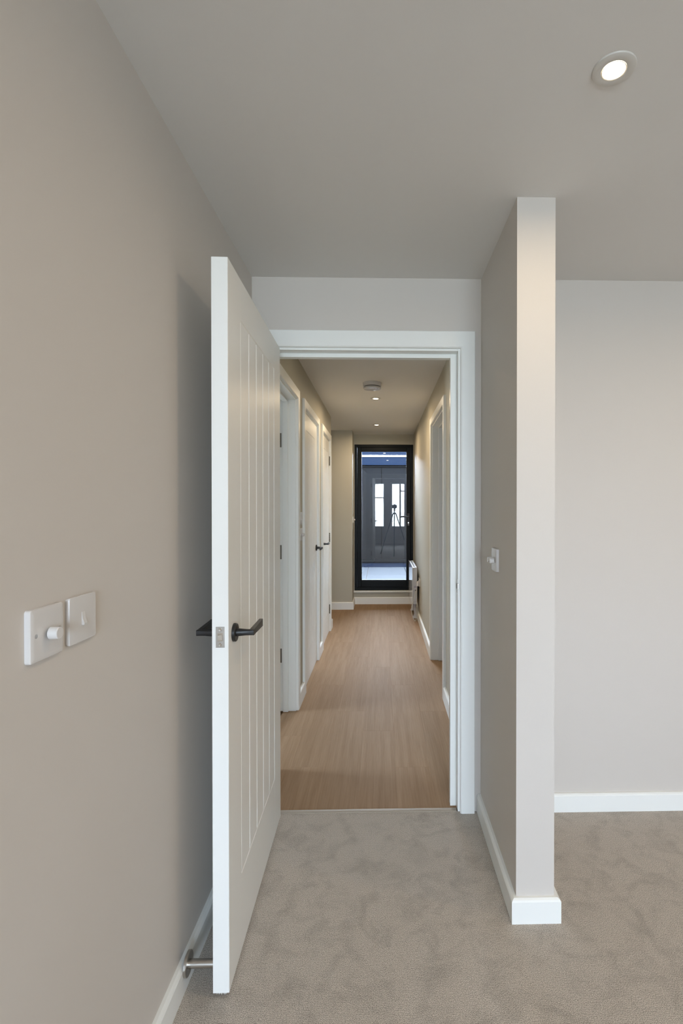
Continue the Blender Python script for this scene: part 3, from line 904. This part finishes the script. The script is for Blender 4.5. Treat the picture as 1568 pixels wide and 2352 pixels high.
def knob(parent, x, y, z0, r=0.0102, l=0.0185):
    bm = nb(); lathe(bm, [(0, z0), (0.0032, z0), (0.0032, z0 + 0.005), (0, z0 + 0.005)], 14, Matrix.Translation((x, y, 0))); sh = obj('spindle', bm, M_STEELP, parent, smooth=True)
    bm = nb(); lathe(bm, [(0, z0 + 0.0045), (r + 0.0004, z0 + 0.0045), (r, z0 + l), (r - 0.001, z0 + l + 0.001), (0, z0 + l + 0.001)], 32, Matrix.Translation((x, y, 0)))
    obj('knob', bm, M_PLASTIC, parent, smooth=True)


def dimmer(loc, nrm, label, knobs=(0.0,), screw=(-0.0302,), group=None):
    r = wall_thing('dimmer_switch', loc, nrm, label, 'switch', group)
    obj('faceplate', plate_mesh(0.0435, 0.0435, MOULD), M_PLASTIC, r, smooth=True)
    for x in knobs:
        knob(r, x, -0.0015, 0.0104)
    for x in screw:
        bm = nb(); lathe(bm, [(0.0042, 0.0106), (0.0036, 0.0100)], 18, Matrix.Translation((x, 0, 0))); obj('screw_cup', bm, M_PLASTIC, r, smooth=True)
        bm = nb(); lathe(bm, [(0, 0.01048), (0.0036, 0.01048)], 18, Matrix.Translation((x, 0, 0))); obj('screw', bm, M_STEEL, r, smooth=True)
    return r


def rocker(loc, nrm, label, group=None):
    r = wall_thing('light_switch', loc, nrm, label, 'switch', group)
    obj('faceplate', plate_mesh(0.0430, 0.0430, SLIM, 0.004), M_PLASTIC, r, smooth=True)
    bm = nb(); prism(bm, [(0.0125, 0.0078), (-0.0125, 0.0078), (-0.0125, 0.0125), (-0.009, 0.0132), (0.0, 0.0098), (0.0125, 0.0086)], 'x', -0.0052, 0.0052)
    obj('rocker', bm, M_PLASTIC, r, 0.0006)
    return r


dimmer((XL, 0.880, 1.150), (1, 0, 0), 'white dimmer with one round knob, left of the pair on the left wall', screw=(0.0302, -0.0302))
rocker((XL, 0.986, 1.151), (1, 0, 0), 'slim white single rocker switch, right of the pair on the left wall')
dimmer((XP, 1.983, 1.156), (-1, 0, 0), 'white two knob dimmer on the side of the short projecting wall', knobs=(-0.02, 0.02), screw=())
rocker((XL, 3.63, 1.277), (1, 0, 0), 'upper white switch between the left doorway and the nearer closed door')
dimmer((XL, 3.63, 1.166), (1, 0, 0), 'lower white dimmer between the left doorway and the nearer closed door')
dimmer((XB, 7.02, 1.185), (1, 0, 0), 'white dimmer on the boxed wall beside the glazed end door')

# double socket with plug behind the heater
so = wall_thing('wall_socket', (XHR, 6.10, 0.468), (-1, 0, 0), 'white wall socket above the skirting beside the heater', 'socket')
obj('faceplate', plate_mesh(0.0735, 0.0435, MOULD), M_PLASTIC, so, smooth=True)
obj('switch_rocker', box(nb(), -0.01, 0.0, 0.012, 0.030, 0.010, 0.0135), M_PLASTIC, so, 0.001)
obj('switch_rocker', box(nb(), 0.03, 0.04, 0.012, 0.030, 0.010, 0.0135), M_PLASTIC, so, 0.001)

# ------------------------------------------------------------------ panel heater
HY0, HY1 = 6.15, 6.97
ht = tag(empty('panel_heater', (0.40, (HY0 + HY1) / 2, 0.0)), 'glass fronted panel heater standing against the right hall wall near the end door', 'heater')
hl = (HY1 - HY0) / 2
bm = nb(); prism(bm, [(-0.028, 0.20), (0.024, 0.20), (0.024, 0.632), (0.018, 0.640), (-0.028, 0.632)], 'y', -hl, hl - 0.03)
obj('body', bm, M_HEAT, ht, 0.003)
bm = nb(); prism(bm, [(-0.0345, 0.135), (-0.0285, 0.135), (-0.0285, 0.630), (-0.0285, 0.640), (-0.0345, 0.640)], 'y', -hl - 0.012, hl)
g = obj('front_glass', bm, M_HGLASS, ht, 0.0015); g['label'] = 'glossy mirror like front pane'
bm = nb()
for k in range(16):
    y0 = -hl + 0.06 + k * 0.044
    box(bm, -0.014, 0.012, y0, y0 + 0.028, 0.6335, 0.6372)
obj('outlet_grille', bm, M_DARK, ht)
for yy in (-hl + 0.16, hl - 0.20):
    bm = nb(); prism(bm, [(-0.010, 0.205), (0.018, 0.205), (0.020, 0.060), (0.040, 0.012), (0.040, 0.0), (-0.022, 0.0), (-0.022, 0.010), (-0.004, 0.050)], 'y', yy - 0.012, yy + 0.012)
    obj('foot', bm, M_PLASTIC, ht, 0.003)
for dx, dz in ((-0.016, 0.62), (-0.016, 0.225), (0.006, 0.228)):
    bm = nb(); lathe(bm, [(0, 0), (0.0028, 0), (0.0028, 0.0008), (0, 0.001)], 12, Matrix.Translation((dx, -hl, dz)) @ Matrix.Rotation(math.pi / 2, 4, 'X'))
    obj('screw', bm, M_HOLE, ht)
bm = nb()
box(bm, -0.014, 0.018, -hl - 0.0004, -hl + 0.001, 0.398, 0.401); box(bm, -0.014, 0.018, -hl - 0.0004, -hl + 0.001, 0.404, 0.407)
prism(bm, [(-0.010, 0.409), (0.000, 0.418), (0.002, 0.418), (0.012, 0.409), (0.008, 0.409), (0.001, 0.4145), (-0.006, 0.409)], 'y', -hl - 0.0004, -hl + 0.001)
obj('printed_mark', bm, M_PURPLE, ht)
bm = nb(); lathe(bm, [(0, 0), (0.008, 0), (0.008, 0.005), (0.005, 0.012), (0, 0.012)], 16, Matrix.Translation((0.004, -hl, 0.362)) @ Matrix.Rotation(math.pi / 2, 4, 'X'))
obj('cord_grommet', bm, M_GASKET, ht, smooth=True)
bm = nb()
ctrl = [(0.004, -hl - 0.010, 0.362), (0.004, -hl - 0.035, 0.345), (-0.022, -hl - 0.06, 0.26), (-0.046, -hl - 0.07, 0.18), (-0.048, -hl - 0.08, 0.115), (-0.025, -hl - 0.09, 0.045),
        (-0.004, -hl - 0.09, 0.020), (0.008, -hl - 0.08, 0.055), (0.014, -hl - 0.07, 0.20), (0.016, -hl - 0.065, 0.33), (0.018, -hl - 0.062, 0.415)]
tube(bm, smooth_path(ctrl, 8), 0.0034, 8)
tube(bm, smooth_path([(0.020, -hl - 0.05, 0.23), (0.030, -hl - 0.055, 0.15), (0.029, -hl - 0.06, 0.10), (0.020, -hl - 0.07, 0.07)], 8), 0.0034, 8)
obj('power_cord', bm, M_CORD, ht, smooth=True)
bm = nb()
prism(bm, [(0.010, 0.425), (0.036, 0.425), (0.036, 0.480), (0.018, 0.480), (0.010, 0.470)], 'y', -hl - 0.085, -hl - 0.035)
obj('plug', bm, M_PLASTIC, ht, 0.003)

# ------------------------------------------------------------------ door stop on the left skirting
ds = tag(empty('door_stop', (XL + T, 1.468, 0.069)), 'brushed steel rod door stop fixed to the left skirting behind the open door', 'door stop')
R90 = Matrix.Rotation(math.pi / 2, 4, 'Y')
bm = nb(); lathe(bm, [(0, 0), (0.0315, 0), (0.0315, 0.0065), (0.0300, 0.0080), (0, 0.0080)], 40, R90); obj('rose', bm, M_STEEL, ds, smooth=True)
bm = nb(); lathe(bm, [(0.0115, 0.0075), (0.0115, 0.0765), (0, 0.0765)], 28, R90); obj('rod', bm, M_STEEL, ds, smooth=True)
bm = nb(); lathe(bm, [(0, 0.0755), (0.0105, 0.0755), (0.0105, 0.0805), (0.008, 0.0825), (0, 0.0825)], 28, R90); obj('rubber_tip', bm, M_GASKET, ds, smooth=True)

# ------------------------------------------------------------------ photographer's tripod, mirrored in the glass door
tp = tag(empty('tripod', (0.03, -0.14, 0.0)), 'black camera tripod with camera reflected in the glass of the end door', 'tripod')
bm = nb(); box(bm, -0.07, 0.07, -0.045, 0.035, 1.315, 1.410); box(bm, -0.03, 0.03, -0.035, 0.03, 1.410, 1.432)
obj('camera_body', bm, M_CAM, tp, 0.008)
bm = nb(); lathe(bm, [(0, 0.03), (0.038, 0.03), (0.041, 0.06), (0.041, 0.085), (0.036, 0.085), (0.034, 0.075), (0, 0.07)], 28, Matrix.Translation((-0.03, 0, 1.36)) @ Matrix.Rotation(-math.pi / 2, 4, 'X'))
obj('lens_barrel', bm, M_CAM, tp, smooth=True)
bm = nb(); lathe(bm, [(0, 1.315), (0.03, 1.315), (0.03, 1.295), (0.022, 1.290), (0.026, 1.25), (0.018, 1.22), (0.014, 1.22), (0.014, 0.80), (0, 0.80)], 20)
obj('centre_column', bm, M_CAM, tp, smooth=True)
bm = nb(); lathe(bm, [(0, 1.19), (0.045, 1.19), (0.05, 1.15), (0, 1.14)], 20)
obj('spider', bm, M_CAM, tp, smooth=True)
for a0 in (90, 210, 330):
    c, s_ = math.cos(math.radians(a0)), math.sin(math.radians(a0))
    bm = nb(); tube(bm, [(0.045 * c, 0.045 * s_, 1.165), (0.25 * c, 0.25 * s_, 0.61), (0.251 * c, 0.251 * s_, 0.607), (0.46 * c, 0.46 * s_, 0.012)], [0.015, 0.014, 0.011, 0.010], 12)
    lg = obj('leg', bm, M_CAM, tp, smooth=True)
    bm = nb(); lathe(bm, [(0, 0), (0.014, 0), (0.014, 0.03), (0, 0.034)], 12, Matrix.Translation((0.46 * c, 0.46 * s_, 0.0))); obj('rubber_foot', bm, M_GASKET, lg, smooth=True)
